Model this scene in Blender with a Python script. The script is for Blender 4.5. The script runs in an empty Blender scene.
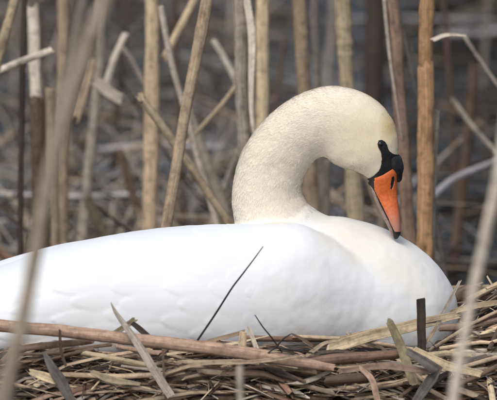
import bpy, bmesh, math, random
import numpy as np
from mathutils import Vector, Matrix
from mathutils.bvhtree import BVHTree
from mathutils.noise import noise as mnoise
random.seed(7); np.random.seed(7)
R = math.radians
scene = bpy.context.scene
C = scene.collection

# ------------------------------------------------------------ camera
S = 0.00135            # metres per photo pixel in the plane of the swan
D = 6.0
PITCH = R(9.0)
T = Vector((0, 0, 0.41))
F = Vector((0, math.cos(PITCH), -math.sin(PITCH)))
U = Vector((0, math.sin(PITCH), math.cos(PITCH)))
CAM = T - F * D
cd = bpy.data.cameras.new('camera')
cam = bpy.data.objects.new('camera', cd); C.objects.link(cam)
cam.location = CAM
cam.rotation_euler = (math.pi / 2 - PITCH, 0, 0)
cd.sensor_width = 36.0
cd.lens = 36.0 * D / (497 * S)
cd.clip_start = 0.1; cd.clip_end = 3000
cd.dof.use_dof = True
cd.dof.focus_distance = D - 0.05
cd.dof.aperture_fstop = (cd.lens / 1000) / 0.040
scene.camera = cam

# ------------------------------------------------------------ light
SUN_EL, SUN_ROT = R(52), R(205)     # rotation measured from +Y clockwise
w = bpy.data.worlds.new('World'); scene.world = w; w.use_nodes = True
nt = w.node_tree
sky = nt.nodes.new('ShaderNodeTexSky'); sky.sky_type = 'NISHITA'; sky.sun_disc = False
sky.sun_elevation = SUN_EL; sky.sun_rotation = SUN_ROT
sky.air_density = 1.0; sky.dust_density = 3.0; sky.ozone_density = 1.0
hs = nt.nodes.new('ShaderNodeHueSaturation'); hs.inputs['Saturation'].default_value = 0.62
nt.links.new(sky.outputs[0], hs.inputs['Color'])
nt.links.new(hs.outputs[0], nt.nodes['Background'].inputs[0])
nt.nodes['Background'].inputs[1].default_value = 0.125
sd = bpy.data.lights.new('sun', 'SUN'); sd.energy = 1.5; sd.angle = R(22); sd.color = (1, .98, .95)
sun = bpy.data.objects.new('sun', sd); C.objects.link(sun)
sdir = Vector((math.sin(SUN_ROT) * math.cos(SUN_EL), math.cos(SUN_ROT) * math.cos(SUN_EL), math.sin(SUN_EL)))
sun.rotation_euler = sdir.to_track_quat('Z', 'Y').to_euler()
scene.view_settings.view_transform = 'Standard'
scene.view_settings.look = 'None'
scene.view_settings.gamma = 1
scene.view_settings.exposure = 0.11

def P(px, py, Y=0.0):
    """world point at depth Y behind the photo pixel"""
    d = F + Vector((1, 0, 0)) * ((px - 248.5) * S / D) - U * ((py - 200) * S / D)
    t = (Y - CAM.y) / d.y
    return CAM + d * t

# ------------------------------------------------------------ helpers
def nobj(name, me, parent=None, mat=None):
    o = bpy.data.objects.new(name, me); C.objects.link(o)
    if parent: o.parent = parent
    if mat and me is not None: me.materials.append(mat)
    return o

def tag(o, label=None, cat=None, group=None, kind=None):
    if label: o['label'] = label
    if cat: o['category'] = cat
    if group: o['group'] = group
    if kind: o['kind'] = kind
    return o

def empty(name, loc):
    o = bpy.data.objects.new(name, None); C.objects.link(o); o.location = loc
    o.empty_display_size = .02
    return o

def catmull(pts, n):
    """dense Catmull-Rom through rows of numbers"""
    a = np.array(pts, float); k = len(a)
    if k == 2:
        t = np.linspace(0, 1, n)[:, None]
        return a[0] * (1 - t) + a[1] * t
    ext = np.vstack([2 * a[0] - a[1], a, 2 * a[-1] - a[-2]])
    out = []
    for t in np.linspace(0, k - 1, n):
        i = min(int(t), k - 2); f = t - i
        p0, p1, p2, p3 = ext[i], ext[i + 1], ext[i + 2], ext[i + 3]
        out.append(.5 * (2 * p1 + (p2 - p0) * f + (2 * p0 - 5 * p1 + 4 * p2 - p3) * f * f + (3 * p1 - p0 - 3 * p2 + p3) * f ** 3))
    return np.array(out)

def interp(table, x):
    """smooth table lookup, first column = key"""
    t = np.array(table, float)
    return [np.interp(x, t[:, 0], t[:, j]) for j in range(1, t.shape[1])]

def make_mesh(name, verts, faces, smooth=True, uvs=None):
    me = bpy.data.meshes.new(name)
    me.from_pydata([tuple(v) for v in verts], [], faces)
    if uvs is not None:
        l = me.uv_layers.new(name='UVMap')
        flat = [c for f in uvs for uv in f for c in uv]
        l.data.foreach_set('uv', flat)
    if smooth: me.polygons.foreach_set('use_smooth', [True] * len(me.polygons))
    me.update()
    return me

# ------------------------------------------------------------ materials
def newmat(name):
    m = bpy.data.materials.new(name); m.use_nodes = True
    n = m.node_tree; b = n.nodes['Principled BSDF']
    return m, n, b

def N(n, typ, **kw):
    x = n.nodes.new(typ)
    for k, v in kw.items(): setattr(x, k, v)
    return x

def mixrgb(n, fac, a, b, mode='MIX'):
    m = N(n, 'ShaderNodeMix', data_type='RGBA', blend_type=mode)
    for sock, v in ((m.inputs[0], fac), (m.inputs[6], a), (m.inputs[7], b)):
        if hasattr(v, 'links'): n.links.new(v, sock)
        elif isinstance(v, (int, float)): sock.default_value = v
        else: sock.default_value = (*v, 1)
    return m.outputs[2]

def ramp(n, src, stops):
    r = N(n, 'ShaderNodeValToRGB'); n.links.new(src, r.inputs[0])
    el = r.color_ramp.elements
    while len(el) < len(stops): el.new(.5)
    for e, (p, c) in zip(el, stops): e.position = p; e.color = (c, c, c, 1) if not hasattr(c, '__len__') else (*c, 1)
    return r.outputs[0]

def reed_mat(name, base, dark, spots=.4, rough=.6, vary=.35):
    """dry reed: streaks run along the piece (UV v = metres along, u = round it)"""
    m, n, b = newmat(name)
    uv = N(n, 'ShaderNodeUVMap')
    oi = N(n, 'ShaderNodeObjectInfo')
    add = N(n, 'ShaderNodeVectorMath', operation='ADD')
    n.links.new(uv.outputs[0], add.inputs[0])
    sc = N(n, 'ShaderNodeVectorMath', operation='SCALE'); sc.inputs[3].default_value = 37.0
    cx = N(n, 'ShaderNodeCombineXYZ')
    n.links.new(oi.outputs['Random'], cx.inputs[0]); n.links.new(oi.outputs['Random'], cx.inputs[1])
    n.links.new(cx.outputs[0], sc.inputs[0]); n.links.new(sc.outputs[0], add.inputs[1])
    def nz(sx, sy, scale, det):
        mp = N(n, 'ShaderNodeMapping'); mp.inputs['Scale'].default_value = (sx, sy, 1)
        n.links.new(add.outputs[0], mp.inputs[0])
        t = N(n, 'ShaderNodeTexNoise'); t.inputs['Scale'].default_value = scale; t.inputs['Detail'].default_value = det
        n.links.new(mp.outputs[0], t.inputs['Vector']); return t.outputs[0]
    streak = nz(1, 2.2, 6, 5)
    patch = nz(1.2, 22, 1, 3)
    speck = nz(5, 300, 1, 2)
    c = mixrgb(n, ramp(n, streak, [(.36, 0.0), (.64, 1.0)]), tuple(x * .76 for x in base), tuple(min(1, x * 1.22) for x in base))
    c = mixrgb(n, ramp(n, patch, [(.54, 0.0), (.72, 0.75)]), c, dark)
    sp = ramp(n, speck, [(.66, 0.0), (.72, spots)])
    c = mixrgb(n, sp, c, tuple(x * .5 for x in dark))
    tcn = N(n, 'ShaderNodeTexCoord'); g = N(n, 'ShaderNodeTexNoise'); g.inputs['Scale'].default_value = 95; g.inputs['Detail'].default_value = 6; g.inputs['Roughness'].default_value = .7
    n.links.new(tcn.outputs['Object'], g.inputs['Vector'])
    c = mixrgb(n, 1.0, c, ramp(n, g.outputs[0], [(.36, .62), (.54, 1.0)]), 'MULTIPLY')
    hsv = N(n, 'ShaderNodeHueSaturation'); n.links.new(c, hsv.inputs['Color'])
    mr = N(n, 'ShaderNodeMapRange'); mr.inputs[3].default_value = 1 - vary; mr.inputs[4].default_value = 1 + vary
    n.links.new(oi.outputs['Random'], mr.inputs[0]); n.links.new(mr.outputs[0], hsv.inputs['Value'])
    n.links.new(hsv.outputs[0], b.inputs['Base Color'])
    b.inputs['Roughness'].default_value = rough
    b.inputs['Specular IOR Level'].default_value = .35
    bp = N(n, 'ShaderNodeBump'); bp.inputs['Strength'].default_value = .6; bp.inputs['Distance'].default_value = .0012
    n.links.new(streak, bp.inputs['Height']); n.links.new(bp.outputs[0], b.inputs['Normal'])
    return m

M = {
 'tan':    reed_mat('reed_tan', (.50, .37, .245), (.24, .155, .095)),
 'straw':  reed_mat('reed_straw', (.58, .45, .29), (.30, .20, .12)),
 'pale':   reed_mat('reed_pale', (.62, .54, .43), (.32, .25, .18), .2),
 'grey':   reed_mat('reed_grey', (.39, .335, .27), (.18, .14, .11)),
 'rust':   reed_mat('reed_rust', (.28, .165, .108), (.11, .06, .038)),
 'orange': reed_mat('reed_orange', (.47, .28, .14), (.15, .07, .035), .3, vary=.1),
 'dun':    reed_mat('reed_dun', (.33, .265, .195), (.17, .12, .085)),
 'pink':   reed_mat('reed_pinkish', (.40, .265, .185), (.16, .09, .06)),
 'brown':  reed_mat('reed_brown', (.14, .09, .06), (.05, .032, .022)),
 'dark':   reed_mat('reed_dark', (.06, .044, .034), (.02, .015, .012)),
 'olive':  reed_mat('reed_olive', (.30, .25, .15), (.11, .085, .05)),
 'slate':  reed_mat('reed_slate', (.14, .122, .108), (.045, .038, .032)),
 'lilac':  reed_mat('reed_lilac', (.40, .37, .37), (.20, .17, .17)),
}
m, n, b = newmat('twig_bark'); b.inputs['Base Color'].default_value = (.018, .013, .011, 1); b.inputs['Roughness'].default_value = .5; M['twig'] = m

# swan plumage: colour stored per vertex (cream stain of the neck), fine relief from noise
def plumage(name, scale, strength, dist, attr=True, base=(.85, .875, .90)):
    m, n, b = newmat(name)
    tc = N(n, 'ShaderNodeTexCoord')
    t = N(n, 'ShaderNodeTexNoise'); t.inputs['Scale'].default_value = scale; t.inputs['Detail'].default_value = 5
    n.links.new(tc.outputs['Object'], t.inputs['Vector'])
    t2 = N(n, 'ShaderNodeTexNoise'); t2.inputs['Scale'].default_value = 9; t2.inputs['Detail'].default_value = 3
    n.links.new(tc.outputs['Object'], t2.inputs['Vector'])
    if attr:
        a = N(n, 'ShaderNodeAttribute', attribute_name='tint'); src = a.outputs['Color']
    else: src = base
    c = mixrgb(n, ramp(n, t2.outputs[0], [(.4, 0.0), (.75, .5)]), src, (.88, .87, .84) if not attr else (.86, .83, .76), 'MULTIPLY')
    n.links.new(c, b.inputs['Base Color'])
    b.inputs['Roughness'].default_value = .8
    b.inputs['Specular IOR Level'].default_value = .15
    b.inputs['Sheen Weight'].default_value = .15
    bp = N(n, 'ShaderNodeBump'); bp.inputs['Strength'].default_value = strength; bp.inputs['Distance'].default_value = dist
    n.links.new(t.outputs[0], bp.inputs['Height']); n.links.new(bp.outputs[0], b.inputs['Normal'])
    return m
M['plume'] = plumage('plumage', 260, .18, .0012)
M['tuft'] = plumage('plumage_tufts', 400, .05, .0005)
M['wing'] = plumage('wing_feathers', 150, .2, .0012, attr=False)

def bill_mat(name, c0, c1, rough, scale=260):
    m, n, b = newmat(name)
    tc = N(n, 'ShaderNodeTexCoord'); t = N(n, 'ShaderNodeTexNoise'); t.inputs['Scale'].default_value = scale; t.inputs['Detail'].default_value = 5
    n.links.new(tc.outputs['Object'], t.inputs['Vector'])
    c = mixrgb(n, ramp(n, t.outputs[0], [(.35, 0.0), (.65, 1.0)]), c0, c1)
    n.links.new(c, b.inputs['Base Color']); b.inputs['Roughness'].default_value = rough
    b.inputs['Specular IOR Level'].default_value = .4
    bp = N(n, 'ShaderNodeBump'); bp.inputs['Strength'].default_value = .35; bp.inputs['Distance'].default_value = .0008
    n.links.new(t.outputs[0], bp.inputs['Height']); n.links.new(bp.outputs[0], b.inputs['Normal'])
    return m
M['orange_bill'] = bill_mat('bill_orange', (.60, .12, .03), (.72, .175, .05), .42)
n = M['orange_bill'].node_tree; b = n.nodes['Principled BSDF']; src = b.inputs['Base Color'].links[0].from_socket
a = N(n, 'ShaderNodeAttribute', attribute_name='pink'); c = mixrgb(n, a.outputs['Fac'], src, (.47, .22, .165)); n.links.new(c, b.inputs['Base Color'])
M['pink_bill'] = bill_mat('bill_pink', (.50, .24, .18), (.42, .19, .14), .45)
M['mandible'] = bill_mat('bill_mandible', (.36, .25, .21), (.24, .16, .14), .5)
M['black_skin'] = bill_mat('black_skin', (.010, .010, .012), (.020, .020, .022), .55)
m, n, b = newmat('eye_gloss'); b.inputs['Base Color'].default_value = (.01, .006, .004, 1); b.inputs['Roughness'].default_value = .06; M['eye'] = m

# water
m, n, b = newmat('pond_water')
b.inputs['Base Color'].default_value = (.006, .007, .008, 1)
b.inputs['Roughness'].default_value = .04; b.inputs['IOR'].default_value = 1.33
tc = N(n, 'ShaderNodeTexCoord'); mp = N(n, 'ShaderNodeMapping'); mp.inputs['Scale'].default_value = (1, 1.5, 1)
n.links.new(tc.outputs['Object'], mp.inputs[0])
t1 = N(n, 'ShaderNodeTexNoise'); t1.inputs['Scale'].default_value = 5.5; t1.inputs['Detail'].default_value = 3; t1.inputs['Distortion'].default_value = .6
t2 = N(n, 'ShaderNodeTexNoise'); t2.inputs['Scale'].default_value = 32; t2.inputs['Detail'].default_value = 2
n.links.new(mp.outputs[0], t1.inputs['Vector']); n.links.new(mp.outputs[0], t2.inputs['Vector'])
b1 = N(n, 'ShaderNodeBump'); b1.inputs['Strength'].default_value = 1; b1.inputs['Distance'].default_value = .030
b2 = N(n, 'ShaderNodeBump'); b2.inputs['Strength'].default_value = 1; b2.inputs['Distance'].default_value = .0022
t3 = N(n, 'ShaderNodeTexNoise'); t3.inputs['Scale'].default_value = 2.6; t3.inputs['Detail'].default_value = 2
n.links.new(tc.outputs['Object'], t3.inputs['Vector'])
wind = ramp(n, t3.outputs[0], [(.44, .06), (.56, 1.0)])
n.links.new(wind, b1.inputs['Strength']); n.links.new(wind, b2.inputs['Strength'])
n.links.new(t1.outputs[0], b1.inputs['Height']); n.links.new(t2.outputs[0], b2.inputs['Height'])
n.links.new(b1.outputs[0], b2.inputs['Normal']); n.links.new(b2.outputs[0], b.inputs['Normal'])
M['water'] = m
m, n, b = newmat('mud')
tc = N(n, 'ShaderNodeTexCoord'); t = N(n, 'ShaderNodeTexNoise'); t.inputs['Scale'].default_value = 14; t.inputs['Detail'].default_value = 8
n.links.new(tc.outputs['Object'], t.inputs['Vector'])
n.links.new(mixrgb(n, t.outputs[0], (.014, .010, .008), (.04, .028, .02)), b.inputs['Base Color']); b.inputs['Roughness'].default_value = .8
M['mud'] = m
m, n, b = newmat('added_bank_dark')
tc = N(n, 'ShaderNodeTexCoord'); t = N(n, 'ShaderNodeTexNoise'); t.inputs['Scale'].default_value = 1.2; t.inputs['Detail'].default_value = 6
n.links.new(tc.outputs['Object'], t.inputs['Vector'])
n.links.new(mixrgb(n, t.outputs[0], (.010, .012, .010), (.032, .030, .024)), b.inputs['Base Color']); b.inputs['Roughness'].default_value = .9
M['bank'] = m

# ------------------------------------------------------------ setting: water, mud bed, added unseen bank
bed = nobj('ground', make_mesh('ground', [(-1500, -40, -.45), (1500, -40, -.45), (1500, 2500, -.45), (-1500, 2500, -.45)], [(0, 1, 2, 3)], False), None, M['mud'])
tag(bed, kind='structure')
wat = nobj('water', make_mesh('water', [(-1500, -40, 0), (1500, -40, 0), (1500, 2500, 0), (-1500, 2500, 0)], [(0, 1, 2, 3)], False), None, M['water'])
tag(wat, kind='structure')
# unseen bank and uneven reedbed, added to shape the reflections on the water
vs, fs = [], []
nx, ny = 120, 6
for j in range(ny):
    for i in range(nx):
        x = -60 + 120 * i / (nx - 1); y = 15 + j * 4 + mnoise(Vector((x * .15, j, 3))) * 1.5
        vs.append((x, y, [-.5, .1, .3, .4, .4, .4][j] + .15 * mnoise(Vector((x * .3, j, 0)))))
for j in range(ny - 1):
    for i in range(nx - 1):
        a = j * nx + i; fs.append((a, a + 1, a + nx + 1, a + nx))
tag(nobj('added_bank', make_mesh('added_bank', vs, fs), None, M['bank']), kind='structure')
vs, fs = [], []
for k in range(15000):
    x = random.uniform(-25, 25); y = random.uniform(14.5, 22)
    dens = .5 + .9 * mnoise(Vector((x * .35, y * .1, 9)))
    h = max(.6, (1.7 if -7 < x < .9 else 3.2) + 1.6 * mnoise(Vector((x * .9, 0, 4))) + random.uniform(-.3, .4)); lean = random.uniform(-.35, .35); wd = random.uniform(.03, .10); dy = random.uniform(-.2, .2)  # lower on the left to let sky into the reflection, taller elsewhere
    a = len(vs); z0 = -.2
    vs += [(x - wd, y, z0), (x + wd, y, z0), (x + wd + lean * .4, y + dy * .5, z0 + h * .6), (x - wd + lean * .4, y + dy * .5, z0 + h * .6), (x + lean, y + dy, z0 + h)]
    fs += [(a, a + 1, a + 2, a + 3), (a + 3, a + 2, a + 4)]
tag(nobj('added_reedbed', make_mesh('added_reedbed', vs, fs), None, M['bank']), 'unseen dark reedbed added beyond the pond to shape its reflections', 'reedbed', kind='stuff')

# ------------------------------------------------------------ swan
def hh(x): return x
swan = empty('swan', P(200, 345, 0))
SW = swan.location.copy()
def sw_child(name, me, mat=None):
    for v in me.vertices: v.co -= SW
    return nobj(name, me, swan, mat)

def ring_loft(sections, nseg, expo=2.0):
    """sections: (centre Vector, axis vector a (world), axis vector b (world)); returns verts, faces closed with fans"""
    vs, fs = [], []
    for c, a, b_ in sections:
        for k in range(nseg):
            t = 2 * math.pi * k / nseg
            ct, st = math.cos(t), math.sin(t)
            ct = math.copysign(abs(ct) ** (2 / expo), ct); st = math.copysign(abs(st) ** (2 / expo), st)
            vs.append(c + a * ct + b_ * st)
    m_ = len(sections)
    for i in range(m_ - 1):
        for k in range(nseg):
            a0 = i * nseg + k; a1 = i * nseg + (k + 1) % nseg
            fs.append((a0, a1, a1 + nseg, a0 + nseg))
    for i, flip in ((0, True), (m_ - 1, False)):
        c = len(vs); vs.append(sections[i][0].copy())
        for k in range(nseg):
            a0 = i * nseg + k; a1 = i * nseg + (k + 1) % nseg
            fs.append((a1, a0, c) if flip else (a0, a1, c))
    return vs, fs

# torso: px, top, bottom, half width (m)
TORSO = [(-165, 322, 330, .012), (-150, 315, 335, .035), (-110, 299, 350, .075), (-60, 284, 365, .115), (0, 267.5, 376, .145), (34, 254, 380, .155), (72, 243.5, 382, .16),
         (121, 234, 384, .165), (159, 229, 384, .168), (203, 226.5, 384, .168), (240, 227, 384, .162), (275, 224, 384, .152), (310, 218, 382, .14),
         (345, 218, 380, .13), (383, 228.5, 377, .118), (410, 242, 373, .104), (430, 257, 368, .088), (444, 273, 361, .068), (453, 290, 351, .044), (457.5, 306, 338, .022), (458.5, 318, 328, .008)]
tt = catmull(TORSO, 240)
secs = []
for px, top, bot, a in tt:
    a = max(a, .004)
    ct = P(px, top); cb = P(px, bot); c = (ct + cb) / 2
    H = (ct.z - cb.z) / 2
    bb = math.sqrt(max(1e-6, H * H - (a * math.tan(PITCH)) ** 2))
    secs.append((c, Vector((0, a, 0)), Vector((0, 0, bb))))
tv, tf = ring_loft(secs, 96, 2.15)

# neck and head: centre px, py, half px, Y offset, Y half width in px
NECK = [(385, 290, 50, -.0, 60), (345, 268, 44, 0, 52), (305, 250, 40, 0, 46), (279, 230, 39.5, 0, 41), (269, 208, 36.8, 0, 36), (267.3, 188, 34.4, 0, 33), (272.3, 166.5, 33.3, 0, 31),
        (282.5, 148.8, 32.6, 0, 29.5), (294.5, 135.5, 32, 0, 28), (310, 126, 33, -.002, 27), (328, 121.5, 35.5, -.005, 26), (346, 126.5, 38, -.009, 26), (361, 138, 37.5, -.013, 25), (371.8, 150.5, 32, -.017, 23),
        (379.5, 163.5, 21.5, -.020, 17), (383.5, 172, 16, -.022, 13), (387, 178, 10, -.023, 8)]
nk = catmull(NECK, 260)
CL = []
secs = []
for i in range(len(nk)):
    px, py, r, yo, ry = nk[i]
    j0, j1 = max(0, i - 2), min(len(nk) - 1, i + 2)
    tan = P(nk[j1][0], nk[j1][1]) - P(nk[j0][0], nk[j0][1]); tan.y = 0; tan.normalize()
    nrm = Vector((-tan.z, 0, tan.x))
    c = P(px, py, yo)
    CL.append((c, tan, r * S))
    secs.append((c, Vector((0, ry * S, 0)), nrm * (-r * S)))
nv, nf = ring_loft(secs, 72, 2.1)
WN = [(-190, 326, 334, .006), (-150, 312, 344, .02), (-110, 300, 350, .045), (-60, 286, 356, .07), (0, 269.5, 362, .092), (34, 257, 364, .098), (72, 247, 366, .102), (121, 237.5, 368, .105), (159, 232, 368, .106), (203, 228.5, 368, .105),
      (235, 227.5, 368, .102), (260, 225, 367, .098), (285, 223.5, 366, .092), (305, 226.5, 364, .083), (322, 234, 362, .074), (340, 244, 358, .060), (360, 256, 352, .047), (380, 268.5, 345, .034), (396, 280, 337, .021), (408, 291, 329, .010), (414, 302, 322, .003)]
WF = [(px - 25, top + 4, bot - 6, a * .9) for px, top, bot, a in WN]
verts, faces = list(tv), list(tf)
def join(v2, f2):
    off = len(verts); verts.extend(v2); faces.extend([tuple(i + off for i in f) for f in f2])
join(nv, nf)
for tab, yy in ((WN, -.082), (WF, .075)):
    secs = []
    for px, top, bot, a in catmull(tab, 160):
        a = max(a, .003); ct = P(px, top, yy); cb = P(px, bot, yy)
        secs.append(((ct + cb) / 2, Vector((0, a, 0)), Vector((0, 0, max(.002, (ct.z - cb.z) / 2)))))
    join(*ring_loft(secs, 80, 2.1))
tmp = make_mesh('swan_raw', verts, faces)
bm = bmesh.new(); bm.from_mesh(tmp); 
# recalc per shell
bmesh.ops.recalc_face_normals(bm, faces=bm.faces); bm.to_mesh(tmp); bm.free()
to = nobj('swan_raw', tmp)
md = to.modifiers.new('r', 'REMESH'); md.mode = 'VOXEL'; md.voxel_size = .0026
ms = to.modifiers.new('s', 'SMOOTH'); ms.factor = .5; ms.iterations = 20
dg = bpy.context.evaluated_depsgraph_get(); dg.update()
body = bpy.data.meshes.new_from_object(to.evaluated_get(dg)); body.name = 'body'
bpy.data.objects.remove(to)
body.polygons.foreach_set('use_smooth', [True] * len(body.polygons))
nV = len(body.vertices)
co = np.empty(nV * 3); body.vertices.foreach_get('co', co); co = co.reshape(-1, 3)
clc = np.array([tuple(c[0]) for c in CL]); clt = np.array([tuple(c[1]) for c in CL])
def nearest(co):
    idx = np.empty(len(co), int); dist = np.empty(len(co))
    for s in range(0, len(co), 5000):
        d = ((co[s:s + 5000, None, :] - clc[None]) ** 2).sum(2)
        idx[s:s + 5000] = d.argmin(1); dist[s:s + 5000] = np.sqrt(d.min(1))
    return idx, dist
idx, dist = nearest(co)
X0 = (co[:, 0]) / S + 248.5                      # rough photo columns / rows of each vertex
Z0 = 200 - (co[:, 2] - T.z) / S / 1.012
def sstep(a, b_, x): 
    t = np.clip((x - a) / (b_ - a), 0, 1); return t * t * (3 - 2 * t)
def tintf(co, idx):
    f = idx / len(CL)                             # 0 chest .. 1 bill
    px = co[:, 0] / S + 248.5; py = 200 - (co[:, 2] - T.z) / S / 1.012
    cream = sstep(.12, .26, f)                    # neck
    line = py - (225 + (px - 309) * .60)                # white flank starts below this line
    cream = np.maximum(cream * (1 - sstep(190, 240, py) * .3 - sstep(305, 335, px) * sstep(190, 215, py) * .45), .5 * sstep(290, 320, px) * (1 - sstep(400, 450, px) * .6))
    cream *= sstep(222, 231, px) * (1 - sstep(.020, .034, -co[:, 1]) * sstep(222, 225, py - co[:, 1] * .156 / S) * (1 - sstep(300, 330, px))) * (1 - sstep(.05, .07, co[:, 1]) * sstep(215, 222, py))
    cream *= 1 - sstep(-14, 10, line + 4 * np.sin(px * .21)) * np.maximum(sstep(300, 325, px), sstep(236, 262, py))
    white = np.array([.855, .875, .895]); crm = np.array([.90, .82, .665]); och = np.array([.60, .44, .20])
    c = white[None] * (1 - cream[:, None]) + crm[None] * cream[:, None]
    d = np.sqrt(((px - 390) / 20) ** 2 + ((py - 124) / 26) ** 2)
    o = np.clip(1 - d, 0, 1) ** 1.0 * .95
    d2 = np.sqrt(((px - 365) / 45) ** 2 + ((py - 130) / 45) ** 2)
    o = np.maximum(o, (.42 * np.clip(1 - d2, 0, 1)))
    return c * (1 - o[:, None]) + och[None] * o[:, None]
tint = tintf(co, idx)
ca = body.color_attributes.new('tint', 'FLOAT_COLOR', 'POINT')
ca.data.foreach_set('color', np.hstack([tint, np.ones((nV, 1))]).ravel())
# soft folds in the plumage
nrm = np.empty(nV * 3); body.vertices.foreach_get('normal', nrm); nrm = nrm.reshape(-1, 3)
dis = np.array([mnoise(Vector((p[0] * 28, p[1] * 28, p[2] * 34))) * .0012 + mnoise(Vector((p[0] * 90, p[1] * 90, p[2] * 90))) * .00045 for p in co])
co2 = co + nrm * dis[:, None]
body.vertices.foreach_set('co', co2.ravel()); body.update()
bvh = BVHTree.FromPolygons([Vector(c) for c in co2], [tuple(p.vertices) for p in body.polygons])

# plumage tufts on neck, head and breast
areas = np.array([p.area for p in body.polygons]); cen = np.array([tuple(p.center) for p in body.polygons]); pn = np.array([tuple(p.normal) for p in body.polygons])
ci, cdist = nearest(cen)
f_ = ci / len(CL)
cpx = cen[:, 0] / S + 248.5; cpy = 200 - (cen[:, 2] - T.z) / S / 1.012
wgt = sstep(.14, .28, f_) * (1 - sstep(300, 330, cpx) * sstep(205, 222, cpy)) * (1 - sstep(214, 219, cpy - cen[:, 1] * .156 / S)) * (1 - sstep(.040, .060, np.abs(cen[:, 1])) * sstep(216, 224, cpy))
prob = areas * np.sqrt(wgt) * (1 - sstep(.90, .93, f_))
prob *= (cdist < .095) & (cpx > 226)
prob /= prob.sum()
NT = 70000
pick = np.random.choice(len(prob), NT, p=prob)
bn = pn[pick]; jit = np.random.uniform(-.0013, .0013, (NT, 3)); base = cen[pick] + jit - bn * (jit * bn).sum(1)[:, None]
tg = -clt[ci[pick]]
tg = tg + np.random.normal(0, .22, (NT, 3)); tg -= bn * (tg * bn).sum(1)[:, None]; tg /= np.linalg.norm(tg, axis=1)[:, None]
sd_ = np.cross(bn, tg)
headf = sstep(.58, .72, f_[pick])
L = (np.random.uniform(.004, .0085, NT) * (1 - .55 * headf))[:, None]
W = (np.random.uniform(.0007, .0014, NT) * (1 - .4 * headf))[:, None]
lift = (np.random.uniform(.00005, .0005, NT) * (1 - .6 * headf) * (.12 + .88 * wgt[pick]))[:, None]
p0 = base - bn * .0003
p1 = base + tg * L * .5 + sd_ * W + bn * lift * .7; p2 = base + tg * L * .5 - sd_ * W + bn * lift * .7
p3 = base + tg * L + bn * lift * 1.05
tvs = np.stack([p0, p2, p3, p1], 1).reshape(-1, 3) - np.array(SW)
me = bpy.data.meshes.new('plumage'); me.from_pydata([], [], [])
me.vertices.add(NT * 4); me.vertices.foreach_set('co', tvs.ravel())
me.loops.add(NT * 4); me.loops.foreach_set('vertex_index', np.arange(NT * 4))
me.polygons.add(NT); me.polygons.foreach_set('loop_start', np.arange(0, NT * 4, 4)); me.polygons.foreach_set('loop_total', np.full(NT, 4))
me.polygons.foreach_set('use_smooth', [True] * NT)
me.update(); me.validate()
tc_ = tintf(base, ci[pick]) * np.random.uniform(.93, 1.05, (NT, 1))
tc_ = np.repeat(np.clip(tc_, 0, .92), 4, 0)
ca = me.color_attributes.new('tint', 'FLOAT_COLOR', 'POINT'); ca.data.foreach_set('color', np.hstack([tc_, np.ones((NT * 4, 1))]).ravel())
cn = bn + np.random.normal(0, .05, (NT, 3)); cn = np.repeat(cn, 4, 0)
cn[0::4] -= tg * .05; cn[2::4] += tg * .10
cn /= np.linalg.norm(cn, axis=1)[:, None]
me.normals_split_custom_set_from_vertices([tuple(v) for v in cn])
tufts = nobj('plumage', me, swan, M['tuft']); tufts['kind'] = 'stuff'
sw_child('body', body, M['plume'])

# wings: lens-shaped loft with overlapping feather relief
def feather_relief(px, py, top, bot):
    s = (424 - px)
    u = 6.5 * np.log1p(np.clip(s, 0, None) / 55.0)           # feathers grow towards the tail
    rows = 9.0
    v = (py - top) / np.maximum(bot - top, 1) * rows + .25 * u
    best = np.full(px.shape, -1e9); hgt = np.zeros(px.shape)
    ui, vi = np.floor(u), np.floor(v)
    for du in (-2, -1, 0, 1):
        for dv in (-1, 0, 1):
            cu, cv = ui + du, vi + dv
            rnd = np.modf(np.abs(np.sin(cu * 12.9898 + cv * 78.233) * 43758.5453))[0]
            rnd2 = np.modf(np.abs(np.sin(cu * 39.346 + cv * 11.135) * 24634.63))[0]
            ru = cu + .5 * (cv % 2) + .45 * (rnd - .5); rv = cv + .5 + .4 * (rnd2 - .5)
            a = (u - ru) / (1.75 + .35 * rnd2); b_ = (v - rv) / .78
            inside = (a > 0) & (a < 1) & (np.abs(b_) < np.sqrt(np.clip(1 - np.clip((a - .45) / .55, 0, 1) ** 2, 0, 1)))
            pri = -ru
            upd = inside & (pri > best)
            best = np.where(upd, pri, best)
            hgt = np.where(upd, (.15 + .85 * a) * (1 - .35 * b_ ** 2), hgt)
    return hgt

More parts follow.
